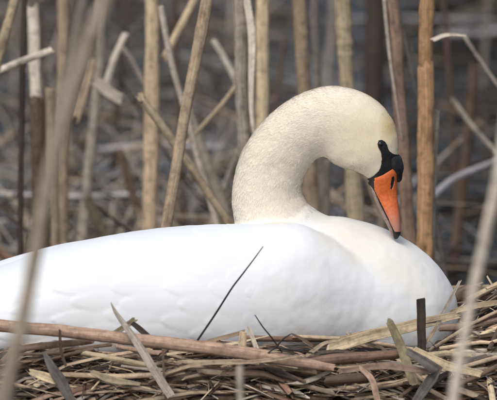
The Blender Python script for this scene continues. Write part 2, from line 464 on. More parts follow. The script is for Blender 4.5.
def wing(table, yc, side, n_len=420, n_seg=220, name='wing'):
    w_ = catmull(table, n_len); vs = []; info = []
    for px, top, bot, a in w_:
        a = max(a, .003)
        ct = P(px, top, side * yc); cb = P(px, bot, side * yc); c = (ct + cb) / 2; H = max(.002, (ct.z - cb.z) / 2)
        for k in range(n_seg):
            t = 2 * math.pi * k / n_seg
            x_, z_ = math.cos(t), math.sin(t)
            vs.append((c.x, c.y + a * math.copysign(abs(x_) ** .93, x_), c.z + H * math.copysign(abs(z_) ** .93, z_)))
            info.append((px, top, bot))
    vs = np.array(vs); info = np.array(info)
    py = 200 - (vs[:, 2] - T.z) / S / 1.012 - side * yc * .156 / S
    h = feather_relief(info[:, 0], py, info[:, 1], info[:, 2])
    ang = np.tile(2 * np.pi * np.arange(n_seg) / n_seg, n_len)
    nn = np.stack([np.zeros(len(vs)), np.cos(ang), np.sin(ang)], 1)
    fade = sstep(0, 60, 424 - info[:, 0]) * .8 + .2
    amp = .0007 + .0019 * sstep(60, 330, 424 - info[:, 0])
    nz_ = np.array([mnoise(Vector((p[0] * 12, p[1] * 12, p[2] * 22))) for p in vs])
    nz2 = np.array([mnoise(Vector((p[0] * 32 + p[2] * 20, p[1] * 20, p[2] * 45 - p[0] * 12))) for p in vs])
    vs = vs + nn * (.0006 - .014 * sstep(225, 345, info[:, 0]) - .004 * sstep(290, 350, info[:, 0]))[:, None]
    vs = vs + nn * (h * amp * fade + nz_ * .0018 + nz2 * .0004)[:, None]
    fs = []
    for i in range(n_len - 1):
        for k in range(n_seg):
            a0 = i * n_seg + k; a1 = i * n_seg + (k + 1) % n_seg
            fs.append((a0, a0 + n_seg, a1 + n_seg, a1))
    for i, flip in ((0, True), (n_len - 1, False)):
        c = len(vs); vs = np.vstack([vs, vs[i * n_seg:(i + 1) * n_seg].mean(0)])
        for k in range(n_seg):
            a0 = i * n_seg + k; a1 = i * n_seg + (k + 1) % n_seg
            fs.append((a0, a1, c) if flip else (a1, a0, c))
    me = make_mesh(name, vs, fs)
    bm = bmesh.new(); bm.from_mesh(me); bmesh.ops.recalc_face_normals(bm, faces=bm.faces); bm.to_mesh(me); bm.free()
    return sw_child(name, me, M['wing'])
wing(WN, .082, -1)
wing(WF, .075, 1, 160, 90)

# tail feathers (outside the frame on the left, still part of the bird)
for k in range(7):
    a = (k - 3) / 3
    pts = [P(-120, 322 - 4 * abs(a), a * .035), P(-165, 330, a * .055), P(-215, 338, a * .075)]
    vs, fs = [], []
    for i, (c, wd) in enumerate(zip(pts, (.012, .02, .006))):
        vs += [c + Vector((0, -wd, 0)), c + Vector((0, 0, .003)), c + Vector((0, wd, 0)), c + Vector((0, 0, -.001))]
    for i in range(2):
        for q in range(4):
            fs.append((i * 4 + q, i * 4 + (q + 1) % 4, i * 4 + 4 + (q + 1) % 4, i * 4 + 4 + q))
    fs.append((8, 9, 10, 11))
    sw_child('tail_feather', make_mesh('tail_feather', vs, fs), M['wing'])

# --- bill
def inpoly(pts, poly):
    x, y = pts[:, 0], pts[:, 1]; r = np.zeros(len(pts), bool); k = len(poly)
    for i in range(k):
        x1, y1 = poly[i]; x2, y2 = poly[(i + 1) % k]
        c = ((y1 > y) != (y2 > y)); 
        with np.errstate(divide='ignore', invalid='ignore'):
            xi = (x2 - x1) * (y - y1) / (y2 - y1 + 1e-12) + x1
        r ^= c & (x < xi)
    return r
def dense_poly(poly, n=160):
    a = catmull(list(poly) + [poly[0]], n)[:-1]
    return [tuple(p) for p in a]
def bill_loft(rows, nseg=120, nl=170, expo=2.3):
    """rows: py, left px, right px, Y, half depth px  (in the photo's tilt)"""
    t = catmull(rows, nl); secs = []
    for cx0, cy0, cx1, cy1, yo, ry in t:
        A = P(cx0, cy0, yo); B = P(cx1, cy1, yo); c = (A + B) / 2; h = (B - A) / 2
        secs.append((c, h, Vector((0, max(ry, .3) * S, 0))))
    return ring_loft(secs, nseg, expo)
UP = [(370, 172, 399, 158, -.020, 13), (367.8, 181, 399, 168, -.022, 15), (370.4, 188, 397.3, 181, -.0235, 13), (374.2, 197, 397.3, 193, -.026, 10), (379.2, 208, 398.5, 205, -.029, 10), (385.7, 219, 400, 216, -.032, 11), (390.5, 228, 401.2, 226, -.034, 10.5), (392.3, 233.5, 400.8, 232.5, -.0355, 8.5), (393.5, 237.5, 398.8, 237, -.0365, 5), (394.8, 239, 397, 238.8, -.037, 1.5)]
bv, bf = bill_loft(UP)
me = make_mesh('bill', bv, bf)
for mm in ('orange_bill', 'black_skin', 'pink_bill'): me.materials.append(M[mm])
bm = bmesh.new(); bm.from_mesh(me); bmesh.ops.recalc_face_normals(bm, faces=bm.faces); bm.to_mesh(me); bm.free()
pc = np.array([tuple(p.center) for p in me.polygons])
def topix(p):
    d = p - np.array(CAM)
    z = d @ np.array(F); return np.stack([248.5 + (d[:, 0] / z) * D / S, 200 - (d @ np.array(U)) / z * D / S], 1)
pp = topix(pc)
ORANGE = dense_poly([(374.3, 178.5), (380, 174), (387.5, 170.6), (397.5, 167.5), (400, 176), (400.5, 190), (402.5, 205), (404, 222), (401, 232.5), (395.8, 232.5), (391.8, 226), (386, 213), (379.3, 199.5), (374.5, 189)])
NAIL = [(380, 231.8), (406, 231.8), (406, 242), (380, 242)]
NOSTRIL = dense_poly([(392, 177.5), (393.8, 176.5), (394.6, 180), (393.4, 185.5), (391.7, 189.5), (390.8, 188.6), (391, 184)])
io = inpoly(pp, ORANGE); ino = inpoly(pp, NOSTRIL); inl = inpoly(pp, NAIL)
wob = np.array([mnoise(Vector((q[0] * .35, q[1] * .35, 0))) for q in pp])
pink = (pp[:, 1] + wob * 9) > 219
mi = np.where(io, 0, 1); mi = np.where(ino, 1, mi); mi = np.where(inl, 1, mi)
me.polygons.foreach_set('material_index', mi.astype(int))
# sink the nostril
vco = np.array([tuple(v.co) for v in me.vertices]); vp = topix(vco)
vin = inpoly(vp, NOSTRIL)
vco[vin, 1] += np.where(vco[vin, 1] < -.026, .0018, -.0018)
me.vertices.foreach_set('co', vco.ravel())
me.update()
pa = me.attributes.new('pink', 'FLOAT', 'POINT')
wv = np.array([mnoise(Vector((q[0] * .5, q[1] * .5, 0))) for q in vp])
pa.data.foreach_set('value', sstep(204, 230, vp[:, 1] + wv * 8))
bill = sw_child('bill', me)
LO = [(367, 180, 372, 178, -.021, 7), (370.8, 190, 375.5, 187.5, -.024, 8), (375.8, 203.5, 380, 201, -.0275, 8.5), (381.8, 215.5, 386.2, 212.5, -.0305, 9.3), (387.3, 226, 391.5, 223, -.0332, 9.4), (390.6, 233, 394.3, 231, -.035, 7.5), (392.8, 237, 395, 236, -.036, 3.5), (394, 238.3, 395, 238, -.0365, 1)]
bv, bf = bill_loft(LO, 48, 90, 2.2)
me = make_mesh('lower_mandible', bv, bf)
bm = bmesh.new(); bm.from_mesh(me); bmesh.ops.recalc_face_normals(bm, faces=bm.faces); bm.to_mesh(me); bm.free()
sw_child('lower_mandible', me, M['mandible'])
# knob
KN = [(384, 148, 391, 150.5, -.0205, 6), (382, 154, 400, 155.5, -.0208, 13), (382, 160.5, 402.8, 162, -.0212, 14), (385, 166.5, 403.8, 168, -.0216, 13), (391, 172.5, 402.6, 174, -.0222, 9), (394.2, 178, 401.8, 179.5, -.0228, 5.5), (396.8, 181.6, 399.6, 182.4, -.0232, 2)]
bv, bf = bill_loft(KN, 48, 60, 2.0)
me = make_mesh('bill_knob', bv, bf)
bm = bmesh.new(); bm.from_mesh(me); bmesh.ops.recalc_face_normals(bm, faces=bm.faces); bm.to_mesh(me); bm.free()
sw_child('bill_knob', me, M['black_skin'])
# black facial skin laid on both sides of the head
MASK = dense_poly([(378.5, 140.4), (382.3, 140.3), (386, 144), (388.4, 150.3), (393, 154), (399, 156), (402, 166), (398, 173), (388, 175), (381, 178), (376.5, 181), (377, 189), (373.5, 192.5), (369.5, 190), (365.6, 183), (369, 178.8), (374.3, 175), (379, 170), (381.2, 163), (381, 153), (377.8, 145.5)], 260)
STEP = .4
gx = np.arange(360, 405, STEP); gy = np.arange(136, 198, STEP)
for side in (1, -1):
    hit = {}
    for i, x in enumerate(gx):
        for j, y in enumerate(gy):
            if side == 1:
                tgt = P(x, y, 0); d = (tgt - CAM).normalized(); o_ = CAM + d * 5
            else:
                # mirrored across the head's own plane
                tgt = P(x, y, 0); o_ = Vector((tgt.x, .3, tgt.z)); d = Vector((0, -1, 0))
            r = bvh.ray_cast(o_, d, 2.0)
            if r[0] is not None: hit[(i, j)] = r[0] + r[1] * .0007
    vs, fs, vid = [], [], {}
    cells = []
    for i in range(len(gx) - 1):
        for j in range(len(gy) - 1):
            ks = [(i, j), (i + 1, j), (i + 1, j + 1), (i, j + 1)]
            if all(k in hit for k in ks): cells.append(ks)
    ctr = np.array([(gx[k[0][0]] + STEP / 2, gy[k[0][1]] + STEP / 2) for k in cells])
    ok = inpoly(ctr, MASK)
    for ks, o_ in zip(cells, ok):
        if not o_: continue
        pts = [hit[k] for k in ks]
        if max((pts[a] - pts[(a + 1) % 4]).length for a in range(4)) > .006: continue
        ids = []
        for k in ks:
            if k not in vid: vid[k] = len(vs); vs.append(hit[k])
            ids.append(vid[k])
        fs.append(tuple(ids) if side == 1 else tuple(ids[::-1]))
    me = make_mesh('facial_skin', vs, fs)
    o_ = sw_child('facial_skin', me, M['black_skin'])
    sm = o_.modifiers.new('thickness', 'SOLIDIFY'); sm.thickness = .0012; sm.offset = -1 if side == 1 else -1
    # eye
    tgt = P(380.7, 144.2, 0)
    if side == 1: d = (tgt - CAM).normalized(); r = bvh.ray_cast(CAM + d * 5, d, 2)
    else: r = bvh.ray_cast(Vector((tgt.x, .3, tgt.z)), Vector((0, -1, 0)), 2)
    bm = bmesh.new(); bmesh.ops.create_uvsphere(bm, u_segments=24, v_segments=16, radius=.0047)
    for v in bm.verts: v.co += r[0] - r[1] * .0018
    me = bpy.data.meshes.new('eye'); bm.to_mesh(me); bm.free(); me.polygons.foreach_set('use_smooth', [True] * len(me.polygons))
    sw_child('eye', me, M['eye'])
tag(swan, 'white swan sitting on its nest with curved cream neck and orange bill tucked down', 'swan')

# ------------------------------------------------------------ sweeps for reeds, leaves, sticks
JAG = (.2, .9)
def sweep(points, widths, thick=1.0, sides=8, side_hint=None, kind='stalk', seg=None, twist=0.0):
    """points world Vectors, widths full width (m). kind: stalk (round), strap (flat crescent), twig"""
    pts = [Vector(p) for p in points]
    if seg and len(pts) > 2:
        arr = catmull([tuple(p) + (wd,) for p, wd in zip(pts, widths)], seg)
        pts = [Vector(a[:3]) for a in arr]; widths = [a[3] for a in arr]
    elif seg:
        arr = catmull([tuple(p) + (wd,) for p, wd in zip(pts, widths)], seg)
        pts = [Vector(a[:3]) for a in arr]; widths = [a[3] for a in arr]
    n_ = len(pts); vs, fs, uv = [], [], []
    hint = Vector(side_hint) if side_hint is not None else Vector((0, 0, 1))
    L_ = 0; lens = [0]
    for i in range(1, n_): L_ += (pts[i] - pts[i - 1]).length; lens.append(L_)
    for i in range(n_):
        tg = (pts[min(n_ - 1, i + 1)] - pts[max(0, i - 1)]).normalized()
        a = hint.cross(tg)
        if a.length < 1e-4: a = Vector((1, 0, 0)).cross(tg)
        a.normalize(); b_ = tg.cross(a).normalized()
        if twist:
            q = Matrix.Rotation(twist * i / (n_ - 1), 3, tg); a = q @ a; b_ = q @ b_
        r = max(widths[i], 1e-5) / 2
        for k in range(sides):
            t = 2 * math.pi * k / sides
            if kind == 'strap':
                x = math.cos(t); y = math.sin(t) * thick + .28 * x * x
            else:
                x = math.cos(t); y = math.sin(t) * thick
            vs.append(pts[i] + a * (x * r) + b_ * (y * r))
    W_ = max(widths)
    for i, sg in ((0, -1), (n_ - 1, 1)):
        tg = (pts[1] - pts[0]).normalized() if i == 0 else (pts[-1] - pts[-2]).normalized()
        ph = random.uniform(0, 6.28); amp = widths[i] * random.uniform(*JAG)
        for k in range(sides):
            vs[i * sides + k] += tg * sg * (amp * (.5 * math.cos(2 * math.pi * k / sides + ph) + random.uniform(-.6, .6)))
    per = math.pi * W_ * .5 / .01
    for i in range(n_ - 1):
        for k in range(sides):
            a0 = i * sides + k; a1 = i * sides + (k + 1) % sides
            fs.append((a0, a1, a1 + sides, a0 + sides))
            u0, u1 = per * k / sides, per * (k + 1) / sides
            uv.append([(u0, lens[i]), (u1, lens[i]), (u1, lens[i + 1]), (u0, lens[i + 1])])
    for i, flip in ((0, True), (n_ - 1, False)):
        o_ = len(vs); vs.extend([vs[i * sides + k].copy() for k in range(sides)])
        ids = [o_ + k for k in range(sides)]
        if flip: ids = ids[::-1]
        fs.append(tuple(ids)); uv.append([(0, lens[i])] * sides)
    return vs, fs, uv

def sweep_mesh(name, *a, **k):
    vs, fs, uv = sweep(*a, **k)
    me = make_mesh(name, vs, fs, True, uv)
    nl = len(me.polygons)
    me.polygons[nl - 1].use_smooth = False; me.polygons[nl - 2].use_smooth = False
    return me

def localise(o, loc):
    loc = Vector(loc)
    for v in o.data.vertices: v.co -= loc
    o.location = loc
    return o

# ------------------------------------------------------------ nest mound
def mound_h(x, y):
    ex = x / .95 if x < 0 else x / .80
    ey = (y - .12) / .62
    r = math.sqrt(ex * ex + ey * ey)
    z = .305 * (1 - sst(.50, 1.15, r)) - .055
    # rim and its rise on the right
    z -= .030 + .012 * sst(-.1, .2, x)
    z += .072 * math.exp(-((x - .37) / .085) ** 2 - ((y - .01) / .13) ** 2)
    z += .02 * mnoise(Vector((x * 7, y * 7, 1.3)))
    # hollow under the bird
    return z
def sst(a, b_, x):
    t = min(1, max(0, (x - a) / (b_ - a))); return t * t * (3 - 2 * t)
vs, fs = [], []
nx, ny = 150, 110
for j in range(ny):
    for i in range(nx):
        x = -1.2 + 2.3 * i / (nx - 1); y = -.75 + 1.8 * j / (ny - 1)
        vs.append(Vector((x, y, mound_h(x, y) + .006 * mnoise(Vector((x * 40, y * 40, 0))))))
for j in range(ny - 1):
    for i in range(nx - 1):
        a = j * nx + i; fs.append((a, a + 1, a + nx + 1, a + nx))
nest = empty('nest', (0, 0, .0))
tag(nest, 'wide mound of broken dry reeds heaped up as a nest under the swan', 'nest')
nobj('nest_base', make_mesh('nest_base', vs, fs), nest, M['mud'])
mbvh = BVHTree.FromPolygons(vs, fs)
def on_mound(px, py, lift=0.0):
    d = (P(px, py, 0) - CAM).normalized()
    r = mbvh.ray_cast(CAM + d * 4, d, 6)
    if r[0] is None: return None
    return r[0] + Vector((0, 0, lift))

# loose pieces, one mesh each out of a pool of shapes
def pool_piece(kind, L_, wd):
    k = random.random
    mid = Vector((0, (k() - .5) * .12 * L_, (k() - .3) * .06 * L_))
    mid2 = mid + Vector((L_ * random.uniform(.05, .25), (k() - .5) * .16 * L_, (k() - .5) * .1 * L_))
    if kind == 'stalk':
        if k() < .5: return sweep_mesh('reed_piece', [Vector((-L_ / 2, 0, 0)), mid, mid2, Vector((L_ / 2, 0, 0))], [wd, wd * random.uniform(.8, 1.1), wd * .95, wd * random.uniform(.5, .9)], random.uniform(.5, .9), 7, kind='stalk')
        pts = [Vector((-L_ / 2, 0, 0)), mid, Vector((L_ / 2, 0, 0))]
        return sweep_mesh('reed_piece', pts, [wd, wd * .97, wd * .85], .85, 8, kind='stalk')
    if kind == 'strap':
        pts = [Vector((-L_ / 2, 0, 0)), mid * .8 + Vector((-L_ * .15, 0, 0)), mid + Vector((L_ * .15, 0, 0)), Vector((L_ / 2, 0, (k() - .5) * .15 * L_))]
        return sweep_mesh('reed_piece', pts, [wd * .8, wd, wd * .9, wd * random.choice((.08, .3, .6))], .16, 6, kind='strap', twist=random.uniform(-1.2, 1.2))
    if kind == 'splinter':
        pts = [Vector((-L_ / 2, 0, 0)), mid, Vector((L_ / 2, 0, 0))]
        return sweep_mesh('reed_piece', pts, [wd * .15, wd * .8, wd * .1], .3, 5, kind='strap', twist=random.uniform(-1, 1))
mats_front = ['tan'] * 8 + ['rust'] * 4 + ['pink'] * 4 + ['straw'] * 6 + ['grey'] * 3 + ['brown'] * 12 + ['dark'] * 11 + ['pale'] * 2 + ['olive'] * 1 + ['slate'] * 1  # extra brown and dark pieces also put the shade of gaps into colour
POOL = {}
for mk in set(mats_front):
    POOL[mk] = []
    for q in range(12):
        kd = random.choice(['stalk', 'stalk', 'stalk', 'strap', 'strap', 'splinter'])
        L_ = random.uniform(.05, .18); wd = {'stalk': random.uniform(.004, .0105), 'strap': random.uniform(.005, .0135), 'splinter': random.uniform(.003, .007)}[kd]
        me = pool_piece(kd, L_, wd); me.materials.append(M[mk]); POOL[mk].append(me)
cnt = 0; tries = 0
def surf_normal_rot(x, y, yaw, tilt):
    e = .02
    nx_ = -(mound_h(x + e, y) - mound_h(x - e, y)) / (2 * e); ny_ = -(mound_h(x, y + e) - mound_h(x, y - e)) / (2 * e)
    nn = Vector((nx_, ny_, 1)).normalized()
    ax = Vector((math.cos(yaw), math.sin(yaw), tilt)); ax = (ax - nn * ax.dot(nn) * .8).normalized()
    yv = nn.cross(ax).normalized(); zv = ax.cross(yv)
    return Matrix((ax, yv, zv)).transposed().to_4x4()
while cnt < 285 and tries < 5000:
    tries += 1
    if random.random() < .2: px, py = random.uniform(435, 512), random.uniform(285, 400)
    else: px, py = random.uniform(-15, 510), random.uniform(338, 408)
    q = on_mound(px, py)
    if q is None: continue
    if py < 345 and px < 440 and q.y > -.15: continue
    mk = random.choice(mats_front)
    yaw = random.gauss(.0, .38) + (math.pi if random.random() < .5 else 0)
    if px > 430: yaw = random.gauss(.35, .4)
    if random.random() < .13: yaw = random.uniform(0, math.pi)
    tilt = random.gauss(0, .16)
    lift = random.uniform(0, 1) * .036 + .002
    o = bpy.data.objects.new('reed_piece', random.choice(POOL[mk])); C.objects.link(o); o.parent = nest
    mrot = surf_normal_rot(q.x, q.y, yaw, tilt) @ Matrix.Rotation(random.uniform(-.6, .6), 4, 'X')
    o.matrix_local = Matrix.Translation(q + Vector((0, 0, lift))) @ mrot
    cnt += 1
# all the finer litter and what lies out of view, joined
buckets = {}
def bucket_add(store, mk, vs, fs, uv):
    b_ = store.setdefault(mk, ([], [], [])); o_ = len(b_[0])
    b_[0].extend(vs); b_[1].extend([tuple(i + o_ for i in f) for f in fs]); b_[2].extend(uv)
for q in range(7700):
    a = random.uniform(0, 2 * math.pi); 
    if q < 1500:
        px, py = random.uniform(-20, 515), random.uniform(318, 410)
        pt = on_mound(px, py)
        if pt is None: continue
        x, y = pt.x, pt.y
    else:
        x = random.uniform(-1.05, .9); y = random.uniform(-.62, .75) if q < 4700 else random.uniform(-.62, -.2)
    z = mound_h(x, y)
    if z < -.02: continue
    L_ = random.uniform(.02, .09) if q < 1500 else random.uniform(.05, .2)
    wd = random.uniform(.0010, .0036) if q < 1500 else random.uniform(.004, .012)
    yaw = random.gauss(0, .55)
    Mx = Matrix.Translation((x, y, z + random.random() ** 1.5 * (.032 if q < 1500 else .02))) @ surf_normal_rot(x, y, yaw, random.gauss(0, .18))
    bend = random.uniform(-.08, .08) * L_
    vs, fs, uv = sweep([(-L_ / 2, 0, 0), (0, bend, bend * .6), (L_ / 2, 0, 0)], [wd, wd * .9, wd * .3], .35, 4, kind='strap')
    bucket_add(buckets, random.choice(mats_front), [Mx @ v for v in vs], fs, uv)
for mk, (vs, fs, uv) in buckets.items():
    o = nobj('reed_litter', make_mesh('reed_litter', vs, fs, True, uv), nest, M[mk]); o['kind'] = 'stuff'

# ------------------------------------------------------------ hero pieces of the nest and twigs
def piece(name, pix, widths, Y, mk, label, cat, kind='strap', thick=.16, sides=12, seg=24, hint=(0, -1, .2), twist=0, dy=None, group=None, hollow=False):
    """pix photo pixels along the piece; Y depth (one number or one per point)"""
    ys = Y if isinstance(Y, (list, tuple)) else [Y] * len(pix)
    pts = [P(x, y, yy) for (x, y), yy in zip(pix, ys)]
    ws = [w_ * S for w_ in widths]
    base_pt = min(pts, key=lambda p: p.z)
    global JAG
    JAG = (.08, .3) if name == 'reed_stub' else (.2, .8)
    me = sweep_mesh(name, pts, ws, thick, sides, side_hint=hint, kind=kind, seg=seg, twist=twist)
    # slight unevenness of the outline
    for v in me.vertices:
        nn = mnoise(v.co * 60)
        v.co += Vector((mnoise(v.co * 45 + Vector((5, 0, 0))), mnoise(v.co * 45), nn)) * (min(ws) * .0 + max(ws) * .06)
    o = nobj(name, me, None, M[mk]); localise(o, base_pt)
    tag(o, label, cat, group)
    if hollow:  # solid dark disc puts the shade of a hollow into colour
        tg = (pts[-1] - pts[-2]).normalized()
        vs, fs, uv = sweep([pts[-1] - tg * .0005, pts[-1] + tg * .0007], [ws[-1] * .62] * 2, 1, 10, side_hint=hint)
        h = nobj('shade_disc', make_mesh('shade_disc', vs, fs, False, uv), o, M['dark'])
        for v in h.data.vertices: v.co -= base_pt
    return o

piece('reed_stalk', [(-60, 316), (0, 325.5), (60, 331), (120, 338), (200, 347), (265, 356.5), (333, 368)], [12, 12.5, 12, 12, 12.5, 12.5, 8], [-.27, -.275, -.28, -.285, -.285, -.28, -.27], 'pink',
      'long smooth reddish tan reed lying across the whole front rim of the nest', 'reed', 'stalk', .8, 16, 60)
piece('dry_reed', [(328, 349), (370, 336), (415, 325), (457, 315)], [11, 11, 11, 7], [-.19, -.19, -.175, -.15], 'straw', 'broad pale yellow reed blade slanting up under the breast of the swan', 'reed', 'strap', .12, 14, 30)
piece('dry_reed', [(340, 339), (380, 331), (440, 318)], [5, 7, 4], [-.185, -.185, -.165], 'tan', 'narrow tan reed blade tucked above the broad pale yellow blade', 'reed')
piece('reed_stub', [(421.5, 352), (421.5, 325), (421, 298.5)], [8.5, 8.5, 8.5], [-.2, -.205, -.21], 'dark', 'short dark flat reed stub standing upright before the breast of the swan', 'reed', 'strap', .2, 12, 12)
piece('dry_reed', [(414, 384), (403, 352), (390, 322)], [9, 9, 7.5], [-.26, -.255, -.26], 'olive', 'yellowish flat reed blade leaning left with a cut square top, beside the dark upright stub', 'reed', 'strap', .15, 12, 16)
piece('dry_reed', [(408, 352), (423, 361), (437, 370), (432, 378), (422, 392), (413, 406)], [7, 9, 12, 11.5, 10, 8], [-.275, -.285, -.29, -.285, -.295, -.31], 'slate', 'grey folded reed blade bent sharply at the right front of the nest', 'reed', 'strap', .12, 12, None)
piece('reed_stalk', [(300, 362), (340, 359), (398, 354)], [10, 10.5, 9], [-.26, -.255, -.24], 'rust', 'thick reddish brown reed stalk lying below the broad pale yellow blade', 'reed', 'stalk', .9, 16, 24)
piece('reed_stalk', [(325, 381), (345, 379), (372, 377)], [9, 10, 10], [-.30, -.30, -.295], 'brown', 'short thick dark brown reed stem with a rounded broken end', 'reed', 'stalk', .9, 14, 18, hollow=True)
piece('dry_reed', [(111, 303), (117, 314), (129, 331), (141, 349), (156, 373), (171, 396)], [1, 4, 6, 8, 8.5, 8], [-.30, -.30, -.305, -.31, -.315, -.32], 'grey', 'curved grey brown reed blade rising to a sharp point at the left of the nest', 'reed', 'strap', .16, 12, 40)
piece('dry_reed', [(112, 335), (124, 327), (135, 319)], [5, 5.5, 5.5], [-.255, -.255, -.255], 'olive', 'short olive reed blade crossing behind the sharp curved blade', 'reed')
piece('reed_stub', [(132, 323), (141, 330), (153, 341)], [4.5, 5.5, 5], [-.265, -.265, -.265], 'dark', 'small dark stick sloping down right of the sharp curved blade', 'stick')
piece('dry_reed', [(44, 352), (49, 362), (60, 380), (72, 402)], [2, 7, 11, 8], [-.305, -.31, -.315, -.32], 'slate', 'dark grey flat reed blade with a torn tip at the lower left', 'reed', 'strap', .14, 12, 24)
piece('reed_stalk', [(10, 350), (50, 345), (92, 341)], [6, 7, 6], [-.262, -.262, -.262], 'pink', 'pale pinkish reed stalk just below the left end of the long reed', 'reed', 'stalk', .8, 12, 18)
piece('dry_reed', [(163, 352), (164, 375), (166, 400)], [2, 2.5, 3], [-.3, -.305, -.31], 'brown', 'thin brown reed strip hanging down the nest front', 'reed')
piece('dry_reed', [(60, 330), (61, 350), (66, 366)], [2.5, 3, 2.5], [-.3, -.302, -.305], 'brown', 'thin brown strip crossing over the left part of the long reed', 'reed')
piece('twig', [(263, 246.5), (248, 267), (232, 288), (216, 313), (197, 341)], [.9, 1.3, 1.7, 1.9, 2.0], [-.30, -.29, -.285, -.28, -.275], 'twig', 'long thin dark twig leaning up right against the white body of the swan', 'twig', 'stalk', 1, 8, 30)
tw = piece('twig', [(255, 315), (263, 327), (272, 338), (282, 352)], [.9, 1.3, 1.5, 1.5], [-.285, -.28, -.28, -.275], 'twig', 'short thin dark twig pointing up left beside a forked twig', 'twig', 'stalk', 1, 8, 20)
fk = piece('twig', [(268, 353), (276, 347), (283, 339), (291, 334)], [1.2, 1.8, 1.8, 1.2], [-.285, -.285, -.285, -.285], 'twig', 'small forked dark twig with one arm flat on the nest rim', 'twig', 'stalk', 1, 8, 20)
me = sweep_mesh('side_shoot', [P(276, 347, -.285) , P(292, 350, -.285), P(312, 353, -.28)], [2.0 * S, 2.2 * S, 1.5 * S], 1, 8, side_hint=(0, -1, .2), seg=14)
so = nobj('side_shoot', me, fk, M['twig'])
for v in me.vertices: v.co -= fk.location
piece('dry_reed', [(208, 341), (225, 337), (245, 331.5)], [3.5, 4, 4], [-.255, -.255, -.255], 'tan', 'thin tan reed strip propped up to meet a short upright stub', 'reed')
piece('reed_stub', [(242, 351), (242.5, 341), (243, 332)], [8, 8, 7], [-.265, -.265, -.265], 'straw', 'short square straw coloured stub standing at mid rim', 'reed', 'strap', .25, 12, 8)
piece('dry_reed', [(247.5, 326), (251, 334), (256, 347)], [1.5, 4, 4.5], [-.262, -.262, -.262], 'pale', 'pale pointed sliver standing just right of the square stub', 'reed')
piece('dry_reed', [(292, 334), (302, 339), (313, 346)], [2, 3, 2.5], [-.27, -.27, -.27], 'brown', 'short curled brown strip right of the forked twig', 'reed')
piece('dry_reed', [(306, 356), (314, 350), (325, 343), (340, 340)], [3, 4, 3.5, 2], [-.265, -.265, -.26, -.255], 'straw', 'small curling straw strip at the left end of the broad pale blade', 'reed')
piece('dry_reed', [(424, 345), (433, 332), (438, 322)], [3, 3.5, 2], [-.2, -.2, -.2], 'tan', 'thin tan strip leaning right of the dark upright stub', 'reed')
piece('dry_reed', [(440, 318), (450, 300), (460, 281)], [3, 3.5, 2.5], [-.1, -.09, -.08], 'grey', 'thin grey blade rising close to the curve of the breast at the right', 'reed')
piece('reed_stalk', [(455, 298), (468, 291), (482, 296), (497, 300)], [10, 14, 13, 9], [.0, .0, .0, .0], 'brown', 'rough brown lump of old reed behind the right side of the swan', 'reed', 'stalk', .7, 14, 24)
piece('reed_stalk', [(440, 328), (465, 326), (520, 318)], [7, 8, 8], [-.1, -.1, -.08], 'pink', 'pinkish reed stalk jutting right at the upper right of the nest', 'reed', 'stalk', .8, 12, 20)
piece('dry_reed', [(452, 312), (475, 306), (515, 300)], [5, 6, 5], [-.08, -.08, -.06], 'straw', 'straw blade lying along the top right edge of the nest', 'reed')
piece('dry_reed', [(487, 276), (493, 286), (502, 300)], [1.8, 2, 2], [.02, .02, .02], 'straw', 'fine pale straw sticking up at the far right edge of the nest', 'straw')
piece('dry_reed', [(414, 350), (445, 365), (480, 374)], [8, 9, 7], [-.245, -.25, -.25], 'straw', 'light straw blade running from the yellow leaning blade towards the lower right', 'reed')
piece('dry_reed', [(340, 371), (385, 366), (430, 372)], [5, 7, 5], [-.275, -.275, -.275], 'pink', 'flat pinkish blade below the thick reddish stalk', 'reed')
piece('dry_reed', [(360, 368), (372, 380), (378, 402)], [4, 6, 6], [-.3, -.305, -.31], 'pink', 'short pinkish blade hanging down left of the grey folded blade', 'reed')
piece('dry_reed', [(92, 372), (112, 380), (140, 384)], [5, 7, 3], [-.31, -.31, -.31], 'straw', 'pale chip of split reed beside the dark grey blade at the left', 'reed')
piece('dry_reed', [(30, 372), (46, 377), (62, 384)], [6, 9, 5], [-.31, -.31, -.31], 'straw', 'blond chip of split reed left of the dark grey blade', 'reed')
piece('dry_reed', [(150, 378), (200, 364), (250, 362), (300, 356)], [2, 3.5, 4, 3], [-.295, -.295, -.295, -.29], 'tan', 'long arched tan blade under the middle of the long reed', 'reed')

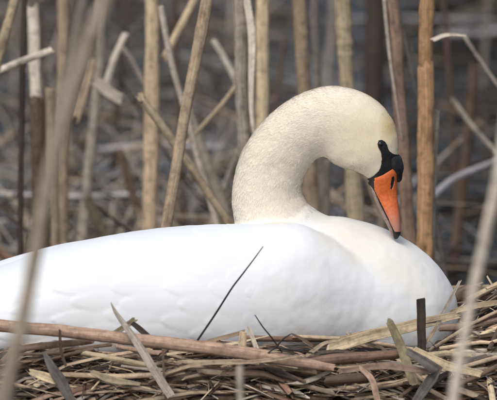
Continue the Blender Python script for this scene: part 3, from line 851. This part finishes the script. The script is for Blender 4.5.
# ------------------------------------------------------------ standing reeds
reed_count = 0
def reed(pix, w_px, Y, mk, label, up=True, down=True, flat=.75, kind='stalk', sheath=True, group=None, cat='reed', leaf=None, lower=None, seg=None):
    """a standing reed: goes on down into the water and up out of the frame where asked"""
    ys = Y if isinstance(Y, (list, tuple)) else [Y] * len(pix)
    pts = [P(x, y, yy) for (x, y), yy in zip(pix, ys)]
    sc_ = (pts[0] - CAM).length / D
    ws = [w_px * S * sc_ * (.8 if len(pix) > 1 else 1)] * len(pts)
    ws = [w_px * S * ((p - CAM).length / D) for p in pts]
    if down:
        d = pts[-1] - pts[-2]; 
        if d.z > -.01: d.z = -.05
        k = (pts[-1].z + .12) / -d.z
        k = min(k, 1.2 / d.length)
        nb = pts[-1] + d * k
        pts.append(nb); ws.append(ws[-1] * 1.08)
    if up:
        d = (pts[0] - pts[1]).normalized(); ln = random.uniform(.35, .8)
        pts = [pts[0] + d * ln * .5 + Vector((random.uniform(-.02, .02), 0, 0)), *pts]; pts = [pts[1] + d * ln + Vector((random.uniform(-.06, .06), random.uniform(-.05, .05), -.01)), *pts]
        ws = [ws[0] * .45, ws[0] * .8, *ws]
    n_ = seg or (40 + 6 * len(pts))
    arr = catmull([tuple(p) + (w_,) for p, w_ in zip(pts, ws)], n_)
    # growth nodes and slight wander
    L_ = 0
    for i in range(len(arr)):
        f = mnoise(Vector((arr[i][2] * 9, Y if not isinstance(Y, (list, tuple)) else Y[0], arr[i][0] * 3)))
        arr[i][0] += f * .0022; arr[i][3] *= 1 + .13 * f
    pts2 = [Vector(a[:3]) for a in arr]; ws2 = [a[3] for a in arr]
    nodes = []
    if kind == 'stalk' and not seg:
        i_ = random.randint(4, 9)
        while i_ < n_ - 3:
            ws2[i_] *= 1.08; ws2[i_ + 1] *= 1.03; nodes.append(i_); i_ += random.randint(9, 17)
    root = empty('reed', pts2[-1]); tag(root, label, cat, group)
    me = sweep_mesh('stalk', pts2, ws2, flat, 12, side_hint=(0, -1, .15), kind=kind, twist=random.uniform(-.3, .3))
    so = nobj('stalk', me, root, M[mk])
    for v in me.vertices: v.co -= root.location
    if lower:       # darker old sheath round the lower part
        k0 = int(len(pts2) * .5)
        seg_p = pts2[k0:]; seg_w = [w_ * (1.16 + .12 * mnoise(Vector((i * .9, 0, Y if not isinstance(Y, (list, tuple)) else Y[0])))) for i, w_ in enumerate(ws2[k0:])]
        seg_w[0] *= .88
        me = sweep_mesh('leaf_sheath', seg_p, seg_w, flat, 12, side_hint=(0, -1, .15))
        so = nobj('leaf_sheath', me, root, M[lower])
        for v in me.vertices: v.co -= root.location
    if nodes and w_px > 6.5 and False:
        for i_ in random.sample(nodes, 1):
            sgn = random.choice((-1, 1)); ww = ws2[i_]
            e = max(0, i_ - random.randint(5, 9))
            p_a, p_b = pts2[i_], pts2[e]
            of = Vector((sgn * ww * .45, -ww * .3, 0)); ln = (p_b - p_a)
            lp3 = [p_a + of, p_a + ln * .4 + of * 1.15, p_a + ln * .8 + of * 2.0 + Vector((sgn * .006, 0, 0)), p_a + ln * 1.1 + of * 3 + Vector((sgn * random.uniform(.005, .02), 0, .01))]
            me = sweep_mesh('leaf', lp3, [ww * .7, ww * .6, ww * .4, ww * .06], .14, 8, side_hint=(0, -1, .3), kind='strap', seg=16, twist=random.uniform(-.8, .8))
            so = nobj('leaf', me, root, M[random.choice(['pale', 'straw', 'grey', mk])])
            for v in me.vertices: v.co -= root.location
    if leaf:
        for lp, lw, lm in leaf:
            y0 = ys[0]
            lpts = [P(x, y, y0 - .01) for x, y in lp]
            me = sweep_mesh('leaf', lpts, [lw * S * sc_ * f for f in np.interp(np.linspace(0, 1, len(lp)), [0, .3, 1], [.9, 1, .25])], .14, 8, side_hint=(0, -1, .3), kind='strap', seg=18)
            so = nobj('leaf', me, root, M[lm])
            for v in me.vertices: v.co -= root.location
    return root

reed([(206, 0), (186, 110), (166, 228)], 11.5, .30, 'tan', 'sharp tan speckled reed stalk leaning right, standing just behind the back of the swan')
reed([(152, 0), (151.5, 110), (150, 228)], 13.5, 1.0, 'straw', 'upright yellowish reed stalk left of the sharp speckled one', lower='tan')
reed([(161, 6), (170, 55), (185, 110), (196, 150)], 6.5, .8, 'pale', 'thin pale stalk with broken top leaning left, between the yellowish and speckled stalks', up=False)
reed([(141, 97), (170, 137), (200, 180), (232, 228)], 8.5, .55, 'straw', 'straw coloured broken reed sloping down right behind the speckled stalk', up=False)
reed([(239, 0), (241, 70), (244, 140)], 13, .62, 'grey', 'grey weathered reed stalk rising just left of the neck of the swan', leaf=[([(247, 0), (252, 40), (251, 100), (254, 140)], 8, 'pale')])
reed([(263, 0), (263, 60), (262, 120)], 13, .95, 'straw', 'straw coloured stalk just right of the grey weathered one, above the neck')
reed([(299, 0), (302, 50), (305, 100)], 14, 1.0, 'tan', 'thick tan stalk above the arch of the neck')
reed([(314, 0), (316, 50), (318, 100)], 8, 1.15, 'grey', 'slim greyish stalk close right of the thick tan stalk above the neck')
reed([(343, 0), (345, 45), (348, 95)], 16, .9, 'straw', 'thickest straw coloured stalk standing right above the crown of the head')
reed([(391, 0), (398, 80), (404, 160), (409, 235)], 14, .60, 'pink', 'pinkish brown stalk passing behind the bill of the swan', leaf=[([(384, 0), (390, 60), (402, 140)], 4, 'grey')])
reed([(427, 0), (426, 110), (425, 255)], 14.5, .48, 'orange', 'orange brown stalk right of the bill with a pale leaf at its top', lower='orange', leaf=[([(433, 40), (447, 35), (466, 36)], 5, 'pale')])
reed([(437, 110), (433, 180), (432, 250)], 6, .5, 'pale', 'thin pale stalk hugging the right side of the orange brown one', up=False)
reed([(33, 10), (35, 70), (38, 150)], 12, .9, 'pale', 'pale cut stalk with a flat top at the upper left', up=False, lower='brown')
reed([(25, 0), (22, 100), (21, 200)], 6, .8, 'dark', 'thin dark stalk left of the pale cut stalk')
reed([(63, 0), (63, 110), (62, 230)], 12, 1.2, 'tan', 'tan stalk right of the pale cut stalk at the left')
reed([(17, -5), (8, 25), (-4, 66)], 10, .7, 'straw', 'straw blade crossing the upper left corner', down=True)
reed([(-8, 74), (20, 62), (52, 50)], 7, .75, 'pale', 'pale broken blade lying nearly level at the upper left', up=False, down=False)
reed([(50, 90), (52, 150), (55, 215)], 10, 1.0, 'tan', 'short tan stump below the pale cut stalk', up=False)
reed([(126, 34), (114, 60), (104, 92)], 7, 1.3, 'pale', 'short pale stem leaning right beside a crossing one at upper left', up=False, down=False)
reed([(120, 44), (132, 62), (144, 84)], 5, 1.35, 'grey', 'thin grey stem crossing the short pale one at upper left', up=False, down=False)
reed([(97, 82), (108, 92), (122, 100)], 11, 1.1, 'pale', 'pale crumpled leaf between the stems at the left', up=False, down=False, kind='strap', flat=.3)
reed([(92, 60), (84, 90), (76, 118)], 9, 1.1, 'tan', 'short tan leaf drooping beside the pale crumpled leaf', up=False, down=False, kind='strap', flat=.3)
reed([(100, 20), (100, 60), (96, 100)], 10, 1.4, 'grey', 'wide grey blurred stalk behind the leaning stalks at the left')
reed([(197, -5), (180, 28), (165, 58)], 8, 1.0, 'straw', 'straw stem leaning right behind the top of the speckled stalk', down=False)
reed([(246, 72), (222, 104), (188, 142)], 4.5, .9, 'straw', 'thin straw stem sloping down left across the space left of the neck', up=False, down=False)
reed([(214, 41), (224, 58), (236, 82)], 6, 1.2, 'pale', 'short pale stem sloping right near the grey weathered stalk', up=False, down=False)
reed([(188, 110), (205, 158), (232, 228)], 11, 1.0, 'grey', 'wide greyish brown stalk sloping down right close to the neck', up=False)
reed([(243, 140), (232, 165), (222, 195)], 5, 1.2, 'grey', 'thin stem leaning right just left of the neck', up=False)
reed([(-5, 193), (60, 196), (140, 194)], 4, [1.9, 1.9, 1.9], 'lilac', 'pale stem floating level on the water at the left', up=False, down=False)
reed([(100, 150), (150, 145), (222, 147)], 5, [2.6, 2.6, 2.6], 'lilac', 'pale stem floating level behind the speckled stalk', up=False, down=False)
reed([(327, 21), (400, 18), (500, 22)], 4, [5.0, 5.0, 5.0], 'lilac', 'long greyish stem floating far back at the upper right', up=False, down=False)
reed([(440, 34), (480, 33), (505, 30)], 6, [4.7, 4.7, 4.7], 'lilac', 'thicker greyish stem floating under the upper right one', up=False, down=False)
reed([(463, 35), (480, 60), (499, 88)], 3, 1.1, 'grey', 'fine grey stem sloping down right from the pale leaf at the upper right', up=False)
reed([(452, 100), (475, 130), (500, 156)], 5, 1.3, 'pale', 'pale stem sloping down right at the right edge', up=False)
reed([(428, 200), (455, 178), (500, 160)], 6, [1.4, 1.5, 1.6], 'lilac', 'pale fallen blade sloping up right, right of the orange brown stalk', up=False, down=False)
reed([(474, 66), (472, 90), (469, 118)], 10, 1.8, 'brown', 'dull brown short stem standing at the right in the dark water', up=False)
reed([(410, 60), (416, 90), (421, 122)], 5, .9, 'slate', 'thin bluish grey leaf between the pinkish and orange brown stalks', up=True)
reed([(375, -10), (374, 60), (372, 140)], 20, 3.0, 'dark', 'wide dark upright strip far behind the head of the swan')  # reed-shaped strip filling the dark region behind the head
reed([(120, 150), (135, 200), (148, 232)], 9, 1.6, 'brown', 'dark brown rotten leaf beside the foot of the yellowish stalk', up=False, kind='strap', flat=.3)
reed([(88, 200), (98, 222), (108, 244)], 10, 1.3, 'olive', 'olive stub sloping down right low at the left', up=False)
reed([(-2, 250), (8, 258), (20, 262)], 9, .9, 'rust', 'rusty bit of reed at the left edge above the back of the swan', up=False, down=False)
reed([(327, 160), (326, 190), (325, 225)], 7, 1.1, 'grey', 'greyish stalk seen through the loop of the neck', up=False)
reed([(318, 170), (330, 190), (346, 208)], 4, 1.8, 'tan', 'thin stem sloping down right inside the loop of the neck', up=False)

# blurred reeds in front of the swan
reed([(110, -10), (86, 45), (64, 110), (48, 180), (38, 240), (21, 320), (0, 402)], 14, -2.0, 'dun', 'large blurred brown reed leaning right in the left foreground', flat=.6)
reed([(68, 70), (56, 130), (44, 200)], 8, -1.5, 'grey', 'blurred blade alongside the large blurred brown reed in the left foreground', up=True)
reed([(503, 140), (487, 230), (470, 310), (452, 405)], 10, -1.7, 'pale', 'blurred pale reed crossing the right foreground', flat=.6)
reed([(240, 368), (240, 385), (241, 410)], 6, -1.2, 'pale', 'blurred pale tip poking up at the bottom middle', up=False)

# dark thin stems far back
ORD = ['first', 'second', 'third', 'fourth', 'fifth', 'sixth', 'seventh', 'eighth', 'ninth', 'tenth', 'eleventh', 'twelfth', 'thirteenth', 'fourteenth', 'fifteenth', 'sixteenth', 'seventeenth', 'eighteenth', 'nineteenth', 'twentieth']
FAR = [12, 44, 76, 98, 119, 133, 178, 212, 231, 277, 327, 446, 486]
for k, x in enumerate(FAR):
    Yd = random.uniform(1.8, 5.5); top = random.uniform(-40, 90)
    ln = random.uniform(-9, 9)
    reed([(x + ln, top), (x, top + 60), (x - ln * .6, top + 110)], random.uniform(3.5, 7), Yd, random.choice(['brown', 'dark', 'brown', 'grey']), '%s from the left of the thin blurred stems far back in the dark pond' % ORD[k], up=random.random() < .5, sheath=False, group='thin stems far back in the pond', seg=12)
# litter floating and sunk half in the water
buckets = {}
for q in range(1500):
    Yd = random.uniform(.75, 7.5); 
    half = .37 * (6 + Yd) / 6
    x = random.uniform(-half, half)
    if x > .1 and random.random() < .6: continue
    L_ = random.uniform(.06, .55) if x < .05 else random.uniform(.04, .35); wd = random.uniform(.003, .011)
    yaw = random.gauss(0, .5); tl = random.gauss(0, .10) if random.random() < .6 else random.uniform(-.8, .8)
    Mx = Matrix.Translation((x, Yd, random.uniform(-.004, .012) + abs(tl) * L_ * .35)) @ Matrix.Rotation(yaw, 4, 'Z') @ Matrix.Rotation(tl, 4, 'Y')
    bend = random.uniform(-.12, .12) * L_
    vs, fs, uv = sweep([(-L_ / 2, 0, 0), (0, bend, abs(bend) * .6), (L_ / 2, 0, 0)], [wd, wd, wd * .4], .4, 5, kind='strap')
    bucket_add(buckets, random.choice(['brown', 'grey', 'lilac', 'slate', 'tan', 'pale', 'dark', 'dark', 'brown']), [Mx @ v for v in vs], fs, uv)
for mk, (vs, fs, uv) in buckets.items():
    o = nobj('floating_litter', make_mesh('floating_litter', vs, fs, True, uv), None, M[mk]); tag(o, 'broken bits of %s reed floating on the pond behind the swan' % {'slate': 'dark grey', 'lilac': 'pale grey'}.get(mk, mk), 'reed litter', kind='stuff')

# thin bent dead leaves tangled between the stalks: too many and too interlaced to count
buckets = {}
for q in range(230):
    Yd = random.uniform(.7, 3.2)
    half = .37 * (6 + Yd) / 6
    x = random.gauss(-.14, .17) * (6 + Yd) / 6
    if random.random() < .12: x = random.uniform(-half, half)
    if x > .02 and random.random() < .5: continue
    h = random.uniform(.03, .22); lean = random.gauss(0, .16); wd = random.uniform(.002, .008)
    p0 = Vector((x, Yd, -.05)); p1 = p0 + Vector((lean * .5, random.uniform(-.05, .05), h * .7 + .05))
    kn = random.choice((-1, 1)) * random.uniform(.03, .16)
    p2 = p1 + Vector((kn, random.uniform(-.05, .05), random.uniform(-.10, .06)))
    if random.random() < .45: p2 = p1 + Vector((lean * .4, 0, h * .4))
    vs, fs, uv = sweep([p0, (p0 + p1) / 2 + Vector((random.uniform(-.015, .015), 0, 0)), p1, (p1 + p2) / 2 + Vector((0, 0, .006)), p2], [wd, wd, wd * .9, wd * .7, wd * .2], .25, 5, side_hint=(0, -1, .2), kind='strap')
    bucket_add(buckets, random.choice(['pale', 'straw', 'tan', 'grey', 'pale', 'brown', 'lilac']), vs, fs, uv)
for mk, (vs, fs, uv) in buckets.items():
    o = nobj('leaf_tangle', make_mesh('leaf_tangle', vs, fs, True, uv), None, M[mk]); tag(o, 'tangle of thin bent dead %s leaves between the reed stalks' % {'lilac': 'pale grey'}.get(mk, mk), 'dead leaves', kind='stuff')
